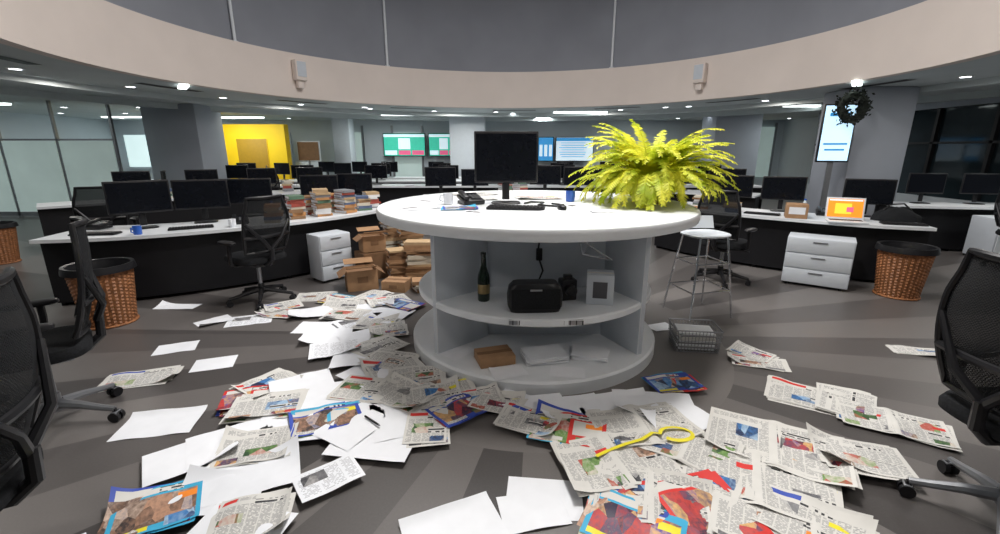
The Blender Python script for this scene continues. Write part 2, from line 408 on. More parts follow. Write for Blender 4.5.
b = MB(); b.tube([(0.2, 3.62, 1.18), (.26, 3.72, 1.18), (.36, 3.66, 1.182), (.30, 3.5, 1.18), (.44, 3.42, 1.18), (.5, 3.5, 1.18), (.42, 3.6, 1.18)], .008, m_black, seg=6); b.obj('monitor_cable')
def phone_mesh():
    b = MB(); b.box((0, 0, .040), (.18, .2, .03), m_black, RX(.2), .008); b.box((-.06, 0, .075), (.045, .2, .03), m_black, RX(.2), .012)
    for i in range(3):
        for j in range(4): b.box((.0+i*.028, -.06+j*.026, .056+j*.005), (.02, .018, .008), m_grey)
    b.box((.03, .07, .074), (.09, .04, .006), m_screen, RX(.2)); b.box((0, 0, .012), (.17, .18, .022), m_black); return b.mesh('desk_phone')
ph = phone_mesh(); place(ph, 'desk_phone', (-.24, 3.66, 1.171), .4)
def mug(x, y, z, m):
    b = MB(); b.lathe([(.001, .004), (.034, 0), (.038, .01), (.04, .09), (.036, .09), (.034, .012), (.001, .01)], (0, 0, 0), m, seg=24)
    b.tube([(.038, 0, .075), (.065, 0, .07), (.068, 0, .035), (.038, 0, .02)], .006, m, seg=8); b.obj('coffee_mug', (x, y, z), random.random()*6)
mug(.60, 3.82, 1.171, m_cup); mug(-.42, 3.62, 1.171, m_paper)

# fern
m_fern, nt, bs = nodes_of('yellow_green_frond')
tcn = nt.nodes.new('ShaderNodeTexCoord'); nn = nt.nodes.new('ShaderNodeTexNoise'); nn.inputs['Scale'].default_value = 7
nt.links.new(tcn.outputs['Object'], nn.inputs['Vector']); rp = nt.nodes.new('ShaderNodeValToRGB'); nt.links.new(nn.outputs['Fac'], rp.inputs[0])
rp.color_ramp.elements[0].position = .3; rp.color_ramp.elements[0].color = (.40, .52, .02, 1); rp.color_ramp.elements[1].position = .6; rp.color_ramp.elements[1].color = (.86, .84, .09, 1)
nt.links.new(rp.outputs[0], bs.inputs['Base Color']); bs.inputs['Roughness'].default_value = .55
tr = nt.nodes.new('ShaderNodeBsdfTranslucent'); nt.links.new(rp.outputs[0], tr.inputs[0]); mx = nt.nodes.new('ShaderNodeMixShader'); mx.inputs[0].default_value = .45
nt.links.new(bs.outputs[0], mx.inputs[1]); nt.links.new(tr.outputs[0], mx.inputs[2]); nt.links.new(mx.outputs[0], nt.nodes['Material Output'].inputs[0])
b = MB()
b.lathe([(.001, 0), (.11, 0), (.12, .01), (.14, .12), (.15, .13), (.15, .15), (.135, .15), (.13, .13), (.001, .13)], (0, 0, 0), m_pot, seg=32)
for k in range(210):
    az = random.uniform(0, 2*pi); el = random.random()
    if k % 4 == 0: el = random.uniform(0, .25)
    L = random.uniform(.44, .70)
    p = Vector((.05*math.cos(az), .05*math.sin(az), .15)); ang = .35+1.1*el; n = 16; seg = L/n
    d0 = Vector((math.cos(az), math.sin(az), 0)); side = Vector((-math.sin(az), math.cos(az), 0))
    tw = random.uniform(-.6, .6); pts = [p.copy()]; droop = random.uniform(1.1, 2.3)
    for i in range(n):
        a = ang-(i/n)**1.5*droop
        p = p+(d0*math.cos(a)+Vector((0, 0, 1))*math.sin(a))*seg + side*tw*seg*.35
        if p.z < .02: p.z = .02
        pts.append(p.copy())
    b.tube(pts, .003, m_fern, seg=4)
    for i in range(2, n+1):
        q = pts[i]; dv = (pts[i]-pts[i-1]).normalized(); wl = .060*max(.12, math.sin(pi*min(1, (i+1.5)/(n+2.5))))**.7*random.uniform(.85, 1.15)
        up = side.cross(dv).normalized()
        for sg in (-1, 1):
            for hh in (0, .5):
                q2 = q-dv*seg*hh
                tip = q2+side*sg*wl+dv*wl*.6-Vector((0, 0, 1))*wl*.25+up*random.uniform(-.01, .01)
                tip.z = max(tip.z, .008)
                w = dv*.0085
                b.f([b.v(q2-w), b.v(q2+w), b.v(q2*.4+tip*.6+w*1.0), b.v(tip), b.v(q2*.4+tip*.6-w*.8)], m_fern)
b.obj('potted_fern', (1.25, 3.74, 1.171), fix=False)

# shelf things
b = MB(); b.lathe([(.001, .005), (.04, 0), (.045, .01), (.045, .17), (.04, .2), (.018, .27), (.016, .34)], (0, 0, 0), m_bottle, seg=28)
b.lathe([(.019, .26), (.018, .34), (.02, .345), (.02, .365), (.001, .37)], (0, 0, 0), m_bottle, seg=24)
b.lathe([(.0455, .06), (.0455, .13)], (0, 0, 0), m_gold, seg=24); b.obj('champagne_bottle', (-.12, 3.12, .521))
b = MB(); b.slab((0, 0, 0), .38, .17, .2, m_black, ex=5, seg=48, dome=.1)
b.grid(lambda u, v: ((u-.5)*.33, -.0865-.002*math.sin(pi*u), .03+v*.14), 8, 4, m_fabric); b.box((0, -.09, .165), (.08, .004, .012), m_grey); b.obj('portable_speaker', (.24, 2.93, .521), .05)
b = MB(); b.box((0, 0, .08), (.12, .1, .16), m_black, None, .012); b.cyl((0, -.05, .09), (0, -.1, .09), .042, m_black, seg=24); b.cyl((0, -.1, .09), (0, -.102, .09), .034, m_screen, seg=24)
b.box((0, 0, .175), (.06, .05, .03), m_black, None, .006); b.obj('webcam_unit', (.50, 3.15, .521), .2)
b = MB(); b.box((0, 0, .11), (.19, .17, .22), m_white_in, None, .003); b.box((0, -.0865, .11), (.1, .003, .12), m_ph[3]); b.box((0, -.02, .222), (.19, .03, .003), m_news)
b.obj('product_box', (.73, 3.10, .521), -.2)
b = MB(); b.tube([(.31, 3.40, 1.08), (.31, 3.38, .95), (.29, 3.34, .82), (.33, 3.3, .7), (.3, 3.3, .62), (.33, 3.25, .53)], .008, m_black, seg=6)
b.box((.31, 3.42, .80), (.05, .03, .1), m_black, None, .008); b.obj('power_cable')
b = MB(); b.box((0, 0, .035), (.26, .2, .07), m_card, None, .003); b.box((0, 0, .071), (.26, .04, .003), m_card2); b.obj('cardboard_box', (-.04, 2.98, .101), .3)
def paper_stack(name, x, y, z, w, d, n, rz=0, m=m_paper, t=.006):
    b = MB()
    for i in range(n):
        b.box((random.uniform(-.012, .012), random.uniform(-.012, .012), (i+.5)*t), (w, d, t*.9), m, RZ(random.uniform(-.12, .12)))
    return b.obj(name, (x, y, z), rz)
paper_stack('paper_stack', .33, 3.02, .101, .3, .22, 8, .2); paper_stack('paper_stack', .68, 3.08, .101, .26, .2, 5, -.3)
b = MB()
b.tube([(.70, 3.42, 1.08), (.60, 3.30, .95), (.84, 3.22, .80)], .008, m_chrome, seg=8); b.tube([(.80, 3.38, 1.08), (.62, 3.25, .84)], .008, m_chrome, seg=8)
b.tube([(.60, 3.30, .95), (.62, 3.25, .84), (.84, 3.22, .80)], .008, m_chrome, seg=8); b.obj('folding_bracket')

# ------------------------------------------------------------------ papers
HM = {}
def footprint(x, y, w, h, r):
    c, s = math.cos(r), math.sin(r); out = set(); nx = max(2, int(w/.05)); ny = max(2, int(h/.05))
    for i in range(nx+1):
        for j in range(ny+1):
            a = (i/nx-.5)*w; d = (j/ny-.5)*h
            out.add((int((x+a*c-d*s)//.05), int((y+a*s+d*c)//.05)))
    return out
def layout(nx, ny, kind, rnd):
    g = [[m_text]*nx for _ in range(ny)]
    def rect(x0, y0, x1, y1, m):
        for j in range(max(0, y0), min(ny, y1)):
            for i in range(max(0, x0), min(nx, x1)): g[j][i] = m
    if kind == 'blank': return [[m_paper]*nx for _ in range(ny)]
    if kind == 'proof':
        g = [[m_ptext]*nx for _ in range(ny)]; rect(0, ny-2, nx, ny, m_paper); rect(0, 0, nx, 2, m_paper); rect(0, 0, 1, ny, m_paper); rect(nx-1, 0, nx, ny, m_paper)
        if rnd.random() < .5: rect(2, ny//2, nx//2, ny-3, m_ph[3])
        return g
    pages = 2 if kind == 'spread' else 1; pw = nx//pages
    for p in range(pages):
        o = p*pw
        rect(o, ny-1, o+pw, ny, m_news)
        if kind == 'mag':
            c = rnd.choice([m_red, m_blue, m_cyan, m_blue, m_red]); rect(o, 0, o+pw, ny, c)
            style = rnd.random()
            if style < .5: rect(o+1, 3, o+pw-1, ny-5, rnd.choice(m_ph))
            else: rect(o, 0, o+pw//2, ny-4, rnd.choice(m_ph)); rect(o+pw//2+1, 6, o+pw-1, ny-5, m_news)
            rect(o+1, ny-4, o+pw-4, ny-1, m_head)
            rect(o+1, 1, o+pw//2-1, 3, rnd.choice([m_head, m_text, m_ylw])); rect(o+pw//2+2, 1, o+pw-1, 5, rnd.choice(m_ph))
            rect(o+pw-5, ny-9, o+pw-1, ny-6, rnd.choice([m_orange, m_ylw, m_news]))
            continue
        if kind == 'tab':
            if rnd.random() < .5: rect(o, ny-3, o+pw//2, ny-1, rnd.choice([m_red, m_red, m_blue]))
            rect(o+pw//2, ny-3, o+pw, ny, m_news)
        rect(o+1, ny-5, o+pw-1-rnd.randint(0, 4), ny-3, m_head)
        a = rnd.randint(1, pw//2); bb = rnd.randint(3, ny//2)
        rect(o+a, bb, o+a+rnd.randint(pw//3, pw//2), bb+rnd.randint(4, 6), rnd.choice(m_ph))
        if rnd.random() < .6: rect(o+1, 1, o+pw//3, 4, rnd.choice(m_ph+[m_news]))
        if rnd.random() < .5: rect(o+pw//2+1, rnd.randint(6, 8), o+pw-1, 9, m_head)
        if rnd.random() < .5: rect(o+pw//2+2, 1, o+pw-1, 4, rnd.choice(m_ph))
        if rnd.random() < .3: rect(o+pw-5, ny-8, o+pw-1, ny-6, rnd.choice([m_orange, m_cyan, m_red, m_ylw]))
        rect(o, 0, o+pw, 1, m_news); rect(o, 0, o+1, ny, m_news)
        rect(o+pw-1, 0, o+pw, ny, m_news)
    return g
cnt = [0]
def sheet(x, y, w, h, deg, kind, z=None, curl=1.0):
    cnt[0] += 1; rnd = random.Random(cnt[0]*13+5); r = math.radians(deg)
    fp = footprint(x, y, w, h, r)
    base = max([HM.get(c, 0) for c in fp]+[0])*.85 if z is None else z
    multi = kind in ('spread', 'tab', 'news', 'mag')
    nx = 36 if kind == 'spread' else 18; ny = 20
    th = .005 if multi else .0015
    b = MB()
    layers = 3 if multi else 1
    sd = rnd.random()*50
    for L in range(layers):
        last = L == layers-1
        rr = 0 if last else rnd.uniform(-.12, .12); ox = 0 if last else rnd.uniform(-.025, .025); oy = 0 if last else rnd.uniform(-.025, .025)
        g = layout(nx, ny, kind, rnd)
        amp = (.014 if multi else .007)*curl
        k1 = rnd.choice([0, 0, 1])*curl; ca = rnd.uniform(0, 2*pi)
        def fn(u, v):
            X = (u-.5)*w; Y = (v-.5)*h
            nz = max(0, noise.noise(Vector((X*6+sd, Y*6, 1.7))))*amp*1.6
            e = max(0, (math.cos(ca)*(u-.5)+math.sin(ca)*(v-.5))-.3); nz += k1*e*e*.4
            if kind == 'spread': nz += .010*math.exp(-((u-.5)/.06)**2)
            q = RZ(rr) @ Vector((X, Y, 0))
            return (q.x+ox, q.y+oy, .001+L*.0025+nz)
        b.grid(fn, nx, ny, lambda i, j: g[j][i])
    for f in b.bm.faces:
        for l in f.loops: l[b.uv].uv = (l.vert.co.x+10, l.vert.co.y+10)
    nm = {'blank': 'paper_sheet', 'proof': 'printed_page', 'mag': 'magazine'}.get(kind, 'newspaper')
    me = b.mesh(nm, fix=False)
    o = place(me, nm, (x, y, base+.0005), r)
    if z is None:
        for c in fp: HM[c] = base+th+.002
    return o
random.seed(11)
for (x, y, w, h, d, k) in [
    (-3.4, 4.42, .42, .16, 0, 'blank'),
    (-2.43, 4.04, .40, .28, 20, 'proof'), (-2.75, 4.0, .3, .21, 50, 'blank'), (-2.2, 4.2, .36, .26, -12, 'tab'),
    (-2.07, 4.75, .42, .3, 12, 'tab'), (-2.3, 4.4, .36, .28, 40, 'tab'), (-1.75, 4.62, .4, .3, -20, 'mag'), (-1.65, 4.47, .45, .32, 5, 'tab'),
    (-1.42, 4.70, .4, .3, 65, 'news'), (-1.9, 4.2, .42, .3, 25, 'blank'), (-1.52, 4.15, .4, .3, -10, 'tab'), (-1.29, 4.32, .38, .28, 10, 'blank'),
    (-1.2, 4.55, .4, .3, 30, 'tab'), (-1.0, 4.4, .36, .28, -30, 'mag'), (-1.7, 3.85, .38, .28, 0, 'blank'), (-1.35, 3.95, .4, .28, 40, 'proof'),
    (-1.52, 3.62, .42, .3, 15, 'blank'), (-1.15, 3.9, .36, .28, -15, 'tab'), (-1.05, 4.1, .4, .28, 70, 'blank'), (-1.0, 3.72, .32, .26, 20, 'news'),
    (-1.2, 3.6, .38, .26, 35, 'blank'), (-1.35, 3.35, .4, .3, 20, 'proof'), (-1.0, 3.37, .38, .3, 50, 'tab'), (-1.1, 3.15, .4, .3, 10, 'blank'),
    (-.86, 3.14, .36, .3, -20, 'news'), (-.8, 3.0, .4, .3, 30, 'tab'), (-.6, 2.85, .38, .3, 12, 'news'), (-.95, 2.9, .36, .3, -35, 'blank'),
    (-2.70, 3.41, .30, .21, 22, 'blank'), (-2.21, 3.13, .29, .22, 20, 'blank'), (-2.60, 2.90, .44, .25, 22, 'tab'),
    (-2.05, 2.35, .42, .27, 12, 'blank'),
    (-1.62, 2.80, .36, .34, 55, 'tab'), (-1.66, 2.62, .34, .3, 20, 'mag'), (-1.38, 2.78, .4, .26, 30, 'blank'), (-1.48, 2.5, .42, .3, 15, 'tab'),
    (-1.18, 2.62, .42, .3, 20, 'blank'), (-1.2, 2.28, .44, .3, 10, 'blank'), (-1.05, 2.36, .40, .27, 28, 'mag'), (-.92, 2.70, .38, .3, -12, 'tab'),
    (-1.5, 2.15, .42, .3, 35, 'blank'), (-1.64, 2.03, .42, .29, 38, 'blank'), (-1.34, 2.10, .36, .3, 15, 'news'), (-1.25, 1.88, .46, .31, 25, 'blank'),
    (-1.55, 1.66, .34, .30, 30, 'mag'), (-1.33, 1.76, .40, .28, 5, 'blank'), (-1.10, 1.62, .30, .24, 15, 'tab'), (-1.12, 1.52, .4, .3, -10, 'blank'),
    (-.85, 1.86, .30, .21, 38, 'proof'), (-.70, 2.16, .46, .33, -8, 'blank'), (-.85, 2.3, .4, .3, 60, 'blank'), (-.62, 2.36, .3, .4, 20, 'blank'),
    (-.43, 2.27, .24, .31, 4, 'tab'), (-.25, 2.46, .36, .25, 40, 'mag'), (-.45, 2.62, .38, .3, 15, 'tab'), (-.65, 2.62, .4, .3, -30, 'news'),
    (-.02, 2.52, .32, .22, -18, 'tab'), (-.35, 2.72, .30, .2, 22, 'news'), (.16, 2.34, .34, .24, -22, 'tab'), (.22, 2.50, .40, .22, 10, 'blank'),
    (.4, 2.25, .42, .3, -15, 'mag'), (.45, 2.48, .42, .22, 15, 'blank'), (.12, 2.54, .30, .2, -30, 'blank'), (-.14, 2.60, .28, .18, 15, 'tab'),
    (.21, 1.76, .36, .25, -6, 'blank'), (.15, 1.68, .3, .22, 12, 'blank'), (-.20, 1.57, .42, .27, 25, 'blank'),
    (.74, 2.50, .50, .24, 12, 'blank'), (.98, 2.5, .5, .32, -8, 'blank'), (1.20, 2.78, .34, .22, 12, 'mag'), (.83, 2.27, .56, .36, 8, 'spread'), (1.08, 2.34, .4, .28, 30, 'blank'),
    (.60, 1.98, .58, .40, 14, 'spread'), (.70, 1.72, .5, .34, -18, 'spread'), (.58, 1.56, .4, .3, -28, 'mag'), (1.02, 2.1, .5, .35, -35, 'spread'),
    (1.26, 1.84, .66, .42, -28, 'spread'), (.92, 1.66, .36, .40, 14, 'mag'), (1.12, 1.55, .4, .34, -30, 'news'), (1.50, 2.11, .66, .44, -30, 'spread'), (1.30, 1.6, .5, .3, -40, 'tab'),
    (2.05, 2.66, .46, .32, -35, 'tab'), (2.25, 2.56, .4, .3, 50, 'news'), (2.36, 2.34, .52, .3, -30, 'spread'), (1.90, 2.0, .40, .28, -20, 'news'),
    (2.00, 3.14, .38, .2, -20, 'tab'), (2.04, 3.30, .3, .2, -50, 'news'), (3.42, 3.34, .36, .16, -15, 'tab'),
    (1.50, 3.86, .24, .17, 20, 'blank')]:
    sheet(x, y, w, h, d, k)
for (x, y, w, h, d, k, z) in [(.06, 2.80, .24, .16, 20, 'blank', .102), (.47, 2.80, .24, .16, -10, 'blank', .102), (-.32, 3.12, .24, .18, 50, 'blank', .102),
    (.30, 3.10, .26, .18, 20, 'blank', 1.171), (-.60, 3.8, .3, .21, -20, 'proof', 1.171), (.62, 3.55, .26, .18, 60, 'proof', 1.171), (.35, 4.1, .4, .28, 10, 'tab', 1.171),
    (-.62, 3.38, .3, .21, 35, 'proof', 1.171), (-.2, 4.05, .3, .3, 15, 'tab', 1.171), (.75, 3.20, .21, .15, 5, 'proof', 1.171), (-.25, 4.45, .4, .3, 30, 'news', 1.171), (-.15, 3.10, .3, .2, -25, 'proof', 1.171), (-.30, 3.36, .26, .2, 10, 'mag', 1.171)]:
    sheet(x, y, w, h, d, k, z, .3)
def hz(x, y): return HM.get((int(x//.05), int(y//.05)), 0)+.014
b = MB(); pts = [(.50, 1.98), (.58, 2.03), (.68, 2.08), (.78, 2.12), (.86, 2.18)]
pts += [(.99+.09*math.cos(a), 2.17+.06*math.sin(a)) for a in [pi*1.0-.4*i for i in range(15)]]
zt = max(hz(*p) for p in pts)
V = []
for i, (x, y) in enumerate(pts):
    q = pts[min(i+1, len(pts)-1)]; p = pts[max(i-1, 0)]; d = Vector((q[0]-p[0], q[1]-p[1], 0)).normalized(); n = Vector((-d.y, d.x, 0))*.012
    V.append((b.v(Vector((x, y, zt))+n), b.v(Vector((x, y, zt+.004))-n)))
for A, B in zip(V, V[1:]): b.f([A[0], A[1], B[1], B[0]], m_ylw)
b.obj('yellow_strap', fix=False)
b = MB(); b.cyl((-.08, 0, .006), (.06, 0, .006), .006, m_black, seg=8); b.cyl((.06, 0, .006), (.075, 0, .006), .006, m_grey, r2=.001, seg=8); b.obj('ballpoint_pen', (-.75, 2.3, hz(-.75, 2.3)-.005), -.7)

# wire basket with newspapers
b = MB()
def rect_loop(w, d, z): return [(-w, -d, z), (w, -d, z), (w, d, z), (-w, d, z)]
for z, k in ((.008, .92), (.05, .94), (.10, .97), (.15, .985), (.19, 1.0)):
    b.tube(rect_loop(.18*k, .135*k, z), .006 if z > .18 else .003, m_grey, closed=True, seg=6)
for i in range(13):
    x = -.165+i*.0275
    for sg in (-1, 1): b.tube([(x*.92, sg*.135*.92, .008), (x, sg*.135, .19)], .0025, m_grey, seg=5)
    b.tube([(x*.92, -.124, .008), (x*.92, .124, .008)], .0025, m_grey, seg=5)
for i in range(9):
    y = -.12+i*.03
    for sg in (-1, 1): b.tube([(sg*.18*.92, y*.92, .008), (sg*.18, y, .19)], .0025, m_grey, seg=5)
for k in range(9): b.box((random.uniform(-.006, .006), random.uniform(-.006, .006), .022+k*.016), (.28, .20, .013), random.choice([m_news, m_paper, m_text]), RZ(random.uniform(-.06, .06)))
b.obj('wire_letter_basket', (1.62, 3.44, 0), -.12)

# ------------------------------------------------------------------ office chair
def mesh_fabric():
    m, nt, b = nodes_of('chair_mesh_fabric'); b.inputs['Base Color'].default_value = (.012, .013, .015, 1); b.inputs['Roughness'].default_value = .8; b.inputs['Specular IOR Level'].default_value = .2
    t = nt.nodes.new('ShaderNodeBsdfTransparent'); x = nt.nodes.new('ShaderNodeMixShader')
    tc = nt.nodes.new('ShaderNodeTexCoord'); ck = nt.nodes.new('ShaderNodeTexChecker'); ck.inputs['Scale'].default_value = 160
    nt.links.new(tc.outputs['Object'], ck.inputs['Vector']); nt.links.new(M(nt, 'MULTIPLY', ck.outputs['Fac'], .14), x.inputs[0])
    nt.links.new(b.outputs[0], x.inputs[1]); nt.links.new(t.outputs[0], x.inputs[2]); nt.links.new(x.outputs[0], nt.nodes['Material Output'].inputs[0])
    return m
m_mesh = mesh_fabric()
def chair_mesh(base_m, top=1.18, arms=True):
    b = MB()
    for k in range(5):
        a = 2*pi*k/5+.3; c, s = math.cos(a), math.sin(a)
        b.tube([(c*.03, s*.03, .13), (c*.14, s*.14, .115), (c*.25, s*.25, .09), (c*.32, s*.32, .078)], [.03, .024, .019, .016], base_m, seg=8)
        px, py = c*.32, s*.32; tx, ty = -s, c
        b.cyl((px, py, .04), (px, py, .08), .01, m_black, seg=8)
        for sg in (-1, 1): b.cyl((px+tx*sg*.008, py+ty*sg*.008, .031), (px+tx*sg*.03, py+ty*sg*.03, .031), .031, m_black, seg=18)
        b.box((px, py, .055), (.05, .035, .02), m_black, RZ(a+pi/2), .006)
    b.cyl((0, 0, .09), (0, 0, .2), .035, base_m, r2=.032, seg=20); b.cyl((0, 0, .2), (0, 0, .42), .022, m_grey, seg=16)
    b.box((0, 0, .43), (.2, .28, .05), m_black, None, .012)
    b.cyl((.1, .05, .43), (.24, .05, .42), .008, m_black, seg=8); b.box((.26, .05, .42), (.05, .03, .012), m_black, None, .004)
    b.slab((0, .02, .455), .50, .50, .085, m_fabric, ex=4.2, seg=40)
    z0, z1 = .58, top
    def bw(v): return .215+.03*math.sin(pi*min(1, v*1.15)) - .03*max(0, v-.7)/.3
    def by(u, v): return -.235-.07*v-.05*math.sin(pi*v*.9)*0.6 + .05*(2*u-1)**2 + .05*max(0, .25-v)
    def fn(u, v): return ((2*u-1)*bw(v), by(u, v), z0+(z1-z0)*v)
    b.grid(fn, 12, 16, m_mesh)
    loop = [fn(i/10, 0) for i in range(10)]+[fn(1, i/14) for i in range(14)]+[fn(1-i/10, 1) for i in range(10)]+[fn(0, 1-i/14) for i in range(14)]
    b.tube(loop, .016, m_black, seg=8, closed=True)
    b.tube([fn(i/10, .3) for i in range(11)], .02, m_black, seg=8)
    for sg in (0, 1):
        x = fn(sg, .55); b.tube([(0, -.27, .60), ((2*sg-1)*.10, -.315, .72), (x[0]*.98, x[1]-.012, x[2])], [.022, .018, .014], m_black, seg=8)
    b.tube([(0, -.05, .43), (0, -.20, .44), (0, -.27, .50), (0, -.28, .62)], [.03, .028, .026, .024], m_black, seg=10)
    if arms:
        for sg in (-1, 1):
            b.tube([(sg*.10, 0, .44), (sg*.24, 0, .44), (sg*.285, -.01, .47), (sg*.29, -.02, .60), (sg*.285, -.02, .68)], [.016, .016, .018, .02, .02], m_black, seg=10)
            b.slab((sg*.28, .02, .675), .085, .26, .03, m_black, ex=3, seg=24)
    return b.mesh('office_chair')
ch_grey = chair_mesh(m_grey, 1.20); ch_blk = chair_mesh(m_black, 1.14)
def chair(x, y, deg, me=ch_blk, s=1): place(me, 'office_chair', (x, y, 0), math.radians(deg), s)
chair(-2.66, 2.36, 132, ch_grey)
chair(-1.86, 1.20, 112, ch_grey)
chair(2.22, 1.62, -84, ch_grey)
chair(-2.60, 4.62, 60); chair(2.75, 5.35, -50); chair(-5.25, 5.9, 30); chair(6.05, 4.5, -60)
chair(-6.9, 8.8, 10); chair(-7.7, 9.9, 120); chair(7.1, 5.9, -90); chair(-5.3, 10.2, 200); chair(4.9, 10.1, 160)

b = MB()
b.slab((0, 0, .80), .42, .38, .035, m_white_in, ex=3, seg=32)
b.grid(lambda u, v: ((u-.5)*.42, .17+.04*v-.05*(2*u-1)**2+.02, .84+v*.12), 12, 4, m_white_in)
for sx in (-1, 1):
    for sy in (-1, 1): b.tube([(sx*.15, sy*.13, .80), (sx*.19, sy*.17, .45), (sx*.235, sy*.215, .01)], .010, m_chrome, seg=8)
for zz, k in ((.28, .212), (.55, .18)):
    b.tube([(-k, -k*.9, zz), (k, -k*.9, zz), (k, k*.9, zz), (-k, k*.9, zz)], .008, m_chrome, seg=8, closed=True)
b.obj('bar_stool', (1.98, 4.22, 0), .25)

def basket_mesh():
    b = MB(); H = .56; nu, nv = 60, 34
    def fn(u, v):
        a = 2*pi*u; w = .006*(1 if (int(round(u*nu))//2+int(v*nv)) % 2 else -1)
        r = .19+.055*v+w; return (r*math.cos(a), r*math.sin(a), H*v)
    b.grid(fn, nu, nv, m_wicker)
    b.lathe([(.17, .01), (.21, H-.05), (.222, H)], (0, 0, 0), m_black, seg=40); b.lathe([(.001, .01), (.19, .01)], (0, 0, 0), m_black, seg=30)
    for zz in (H, H-.03): b.tube([(.25*math.cos(t*pi/18), .25*math.sin(t*pi/18), zz) for t in range(36)], .013, m_wicker, seg=8, closed=True)
    b.tube([(.2*math.cos(t*pi/18), .2*math.sin(t*pi/18), .012) for t in range(36)], .012, m_wicker, seg=8, closed=True)
    b.lathe([(.215, H-.1), (.235, H+.018), (.262, H+.022), (.272, H-.02), (.274, H-.04)], (0, 0, 0), m_black, seg=40)
    return b.mesh('wicker_wastebasket', fix=False)
bk = basket_mesh()
for (x, y) in ((-3.72, 3.98), (4.50, 4.80), (-7.3, 6.3)): place(bk, 'wicker_wastebasket', (x, y, 0), random.random())

# ------------------------------------------------------------------ desks
def offset(poly, d):
    out = []
    for i, p in enumerate(poly):
        a = Vector(poly[max(i-1, 0)]); c = Vector(poly[min(i+1, len(poly)-1)]); t = (c-a).normalized(); n = Vector((-t.y, t.x))
        out.append((p[0]+n.x*d, p[1]+n.y*d))
    return out
def smooth(poly, k=3):
    for _ in range(k):
        q = [poly[0]]
        for a, c in zip(poly, poly[1:]):
            q += [(a[0]*.75+c[0]*.25, a[1]*.75+c[1]*.25), (a[0]*.25+c[0]*.75, a[1]*.25+c[1]*.75)]
        q.append(poly[-1]); poly = q
    return poly
def desk(name, poly, depth, inset=.12, pan=m_blackm, sgn=1, k=2):
    poly = smooth(poly, k); b = MB(); o = offset(poly, sgn*depth)
    n = len(poly)
    def strip(P, Q, z0, z1, m):
        A = [[b.v((p[0], p[1], z)) for p in P] for z in (z0, z1)]; B = [[b.v((p[0], p[1], z)) for p in Q] for z in (z0, z1)]
        for i in range(n-1):
            b.f([A[1][i], A[1][i+1], B[1][i+1], B[1][i]], m); b.f([A[0][i], B[0][i], B[0][i+1], A[0][i+1]], m)
            b.f([A[0][i], A[0][i+1], A[1][i+1], A[1][i]], m); b.f([B[0][i], B[1][i], B[1][i+1], B[0][i+1]], m)
        for i in (0, n-1): b.f([A[0][i], A[1][i], B[1][i], B[0][i]], m)
    strip(poly, o, .70, .735, m_white)
    strip(offset(poly, sgn*inset), offset(poly, sgn*(inset+.03)), .04, .70, pan)
    strip(offset(poly, sgn*(depth-.08)), offset(poly, sgn*(depth-.05)), .04, .70, pan)
    for i in (1, n//2, n-2):
        p = Vector(offset(poly, sgn*.15)[i]); q = Vector(offset(poly, sgn*(depth-.08))[i]); d = q-p; c = (p+q)/2
        b.box((c.x, c.y, .35), (d.length, .03, .70), pan, RZ(math.atan2(d.y, d.x)))
    return b.obj(name)
L_edge = [(-4.65, 4.30), (-4.0, 4.42), (-3.3, 4.78), (-2.65, 5.3), (-2.1, 5.95), (-1.75, 6.6), (-1.6, 7.1)]
desk('curved_desk', L_edge, .85)
R_edge = [(4.98, 5.0), (4.4, 5.2), (3.85, 5.62), (3.25, 6.15), (2.75, 6.8), (2.5, 7.3)]
desk('curved_desk', R_edge, .85, sgn=-1)
desk('curved_desk', [(-1.3, 8.2), (-.5, 8.45), (.5, 8.5), (1.5, 8.4), (2.3, 8.1)], .8)
desk('curved_desk', [(-7.2, 6.9), (-6.2, 7.9), (-4.9, 9.0), (-3.5, 9.8)], .8)
desk('curved_desk', [(8.6, 6.8), (7.4, 6.9), (6.4, 7.1)], .7, sgn=-1)
desk('curved_desk', [(4.9, 8.6), (4.2, 9.2), (3.3, 9.7)], .8, sgn=-1)
for y, xs, xe in ((11.0, -7, 6.5), (12.85, -12, 6), (14.3, -6, 5)):
    desk('long_desk', [(xs, y), (xe, y)], .8, k=0)
def pedestal(x, y, deg, w=.44, d=.5, h=.56):
    b = MB(); b.box((0, 0, h/2+.03), (w, d, h), m_white_in, None, .006)
    for k in range(3): b.box((0, -d/2-.008, .03+h*(k+.5)/3), (w-.015, .016, h/3-.012), m_white_in, None, .003); b.box((0, -d/2-.02, .03+h*(k+.5)/3+.05), (.14, .012, .012), m_grey)
    for sx in (-1, 1):
        for sy in (-1, 1): b.cyl((sx*w*.4, sy*d*.4, 0), (sx*w*.4, sy*d*.4, .035), .02, m_black)
    b.obj('drawer_pedestal', (x, y, 0), math.radians(deg))
pedestal(-2.16, 5.50, 50, .42, .3); pedestal(3.86, 5.24, -36, .66, .36)
b = MB(); b.box((0, 0, .33), (.9, .45, .6), m_white_in, None, .01); b.box((0, -.235, .33), (.86, .012, .54), m_white); b.box((0, 0, .015), (.88, .43, .03), m_blackm); b.box((.3, -.245, .45), (.02, .012, .14), m_grey); b.obj('low_cabinet', (7.7, 6.55, 0), -.1)
def mn(x, y, deg, z=.736, s=1): place(mon, 'computer_monitor', (x, y, z), math.radians(deg), s)
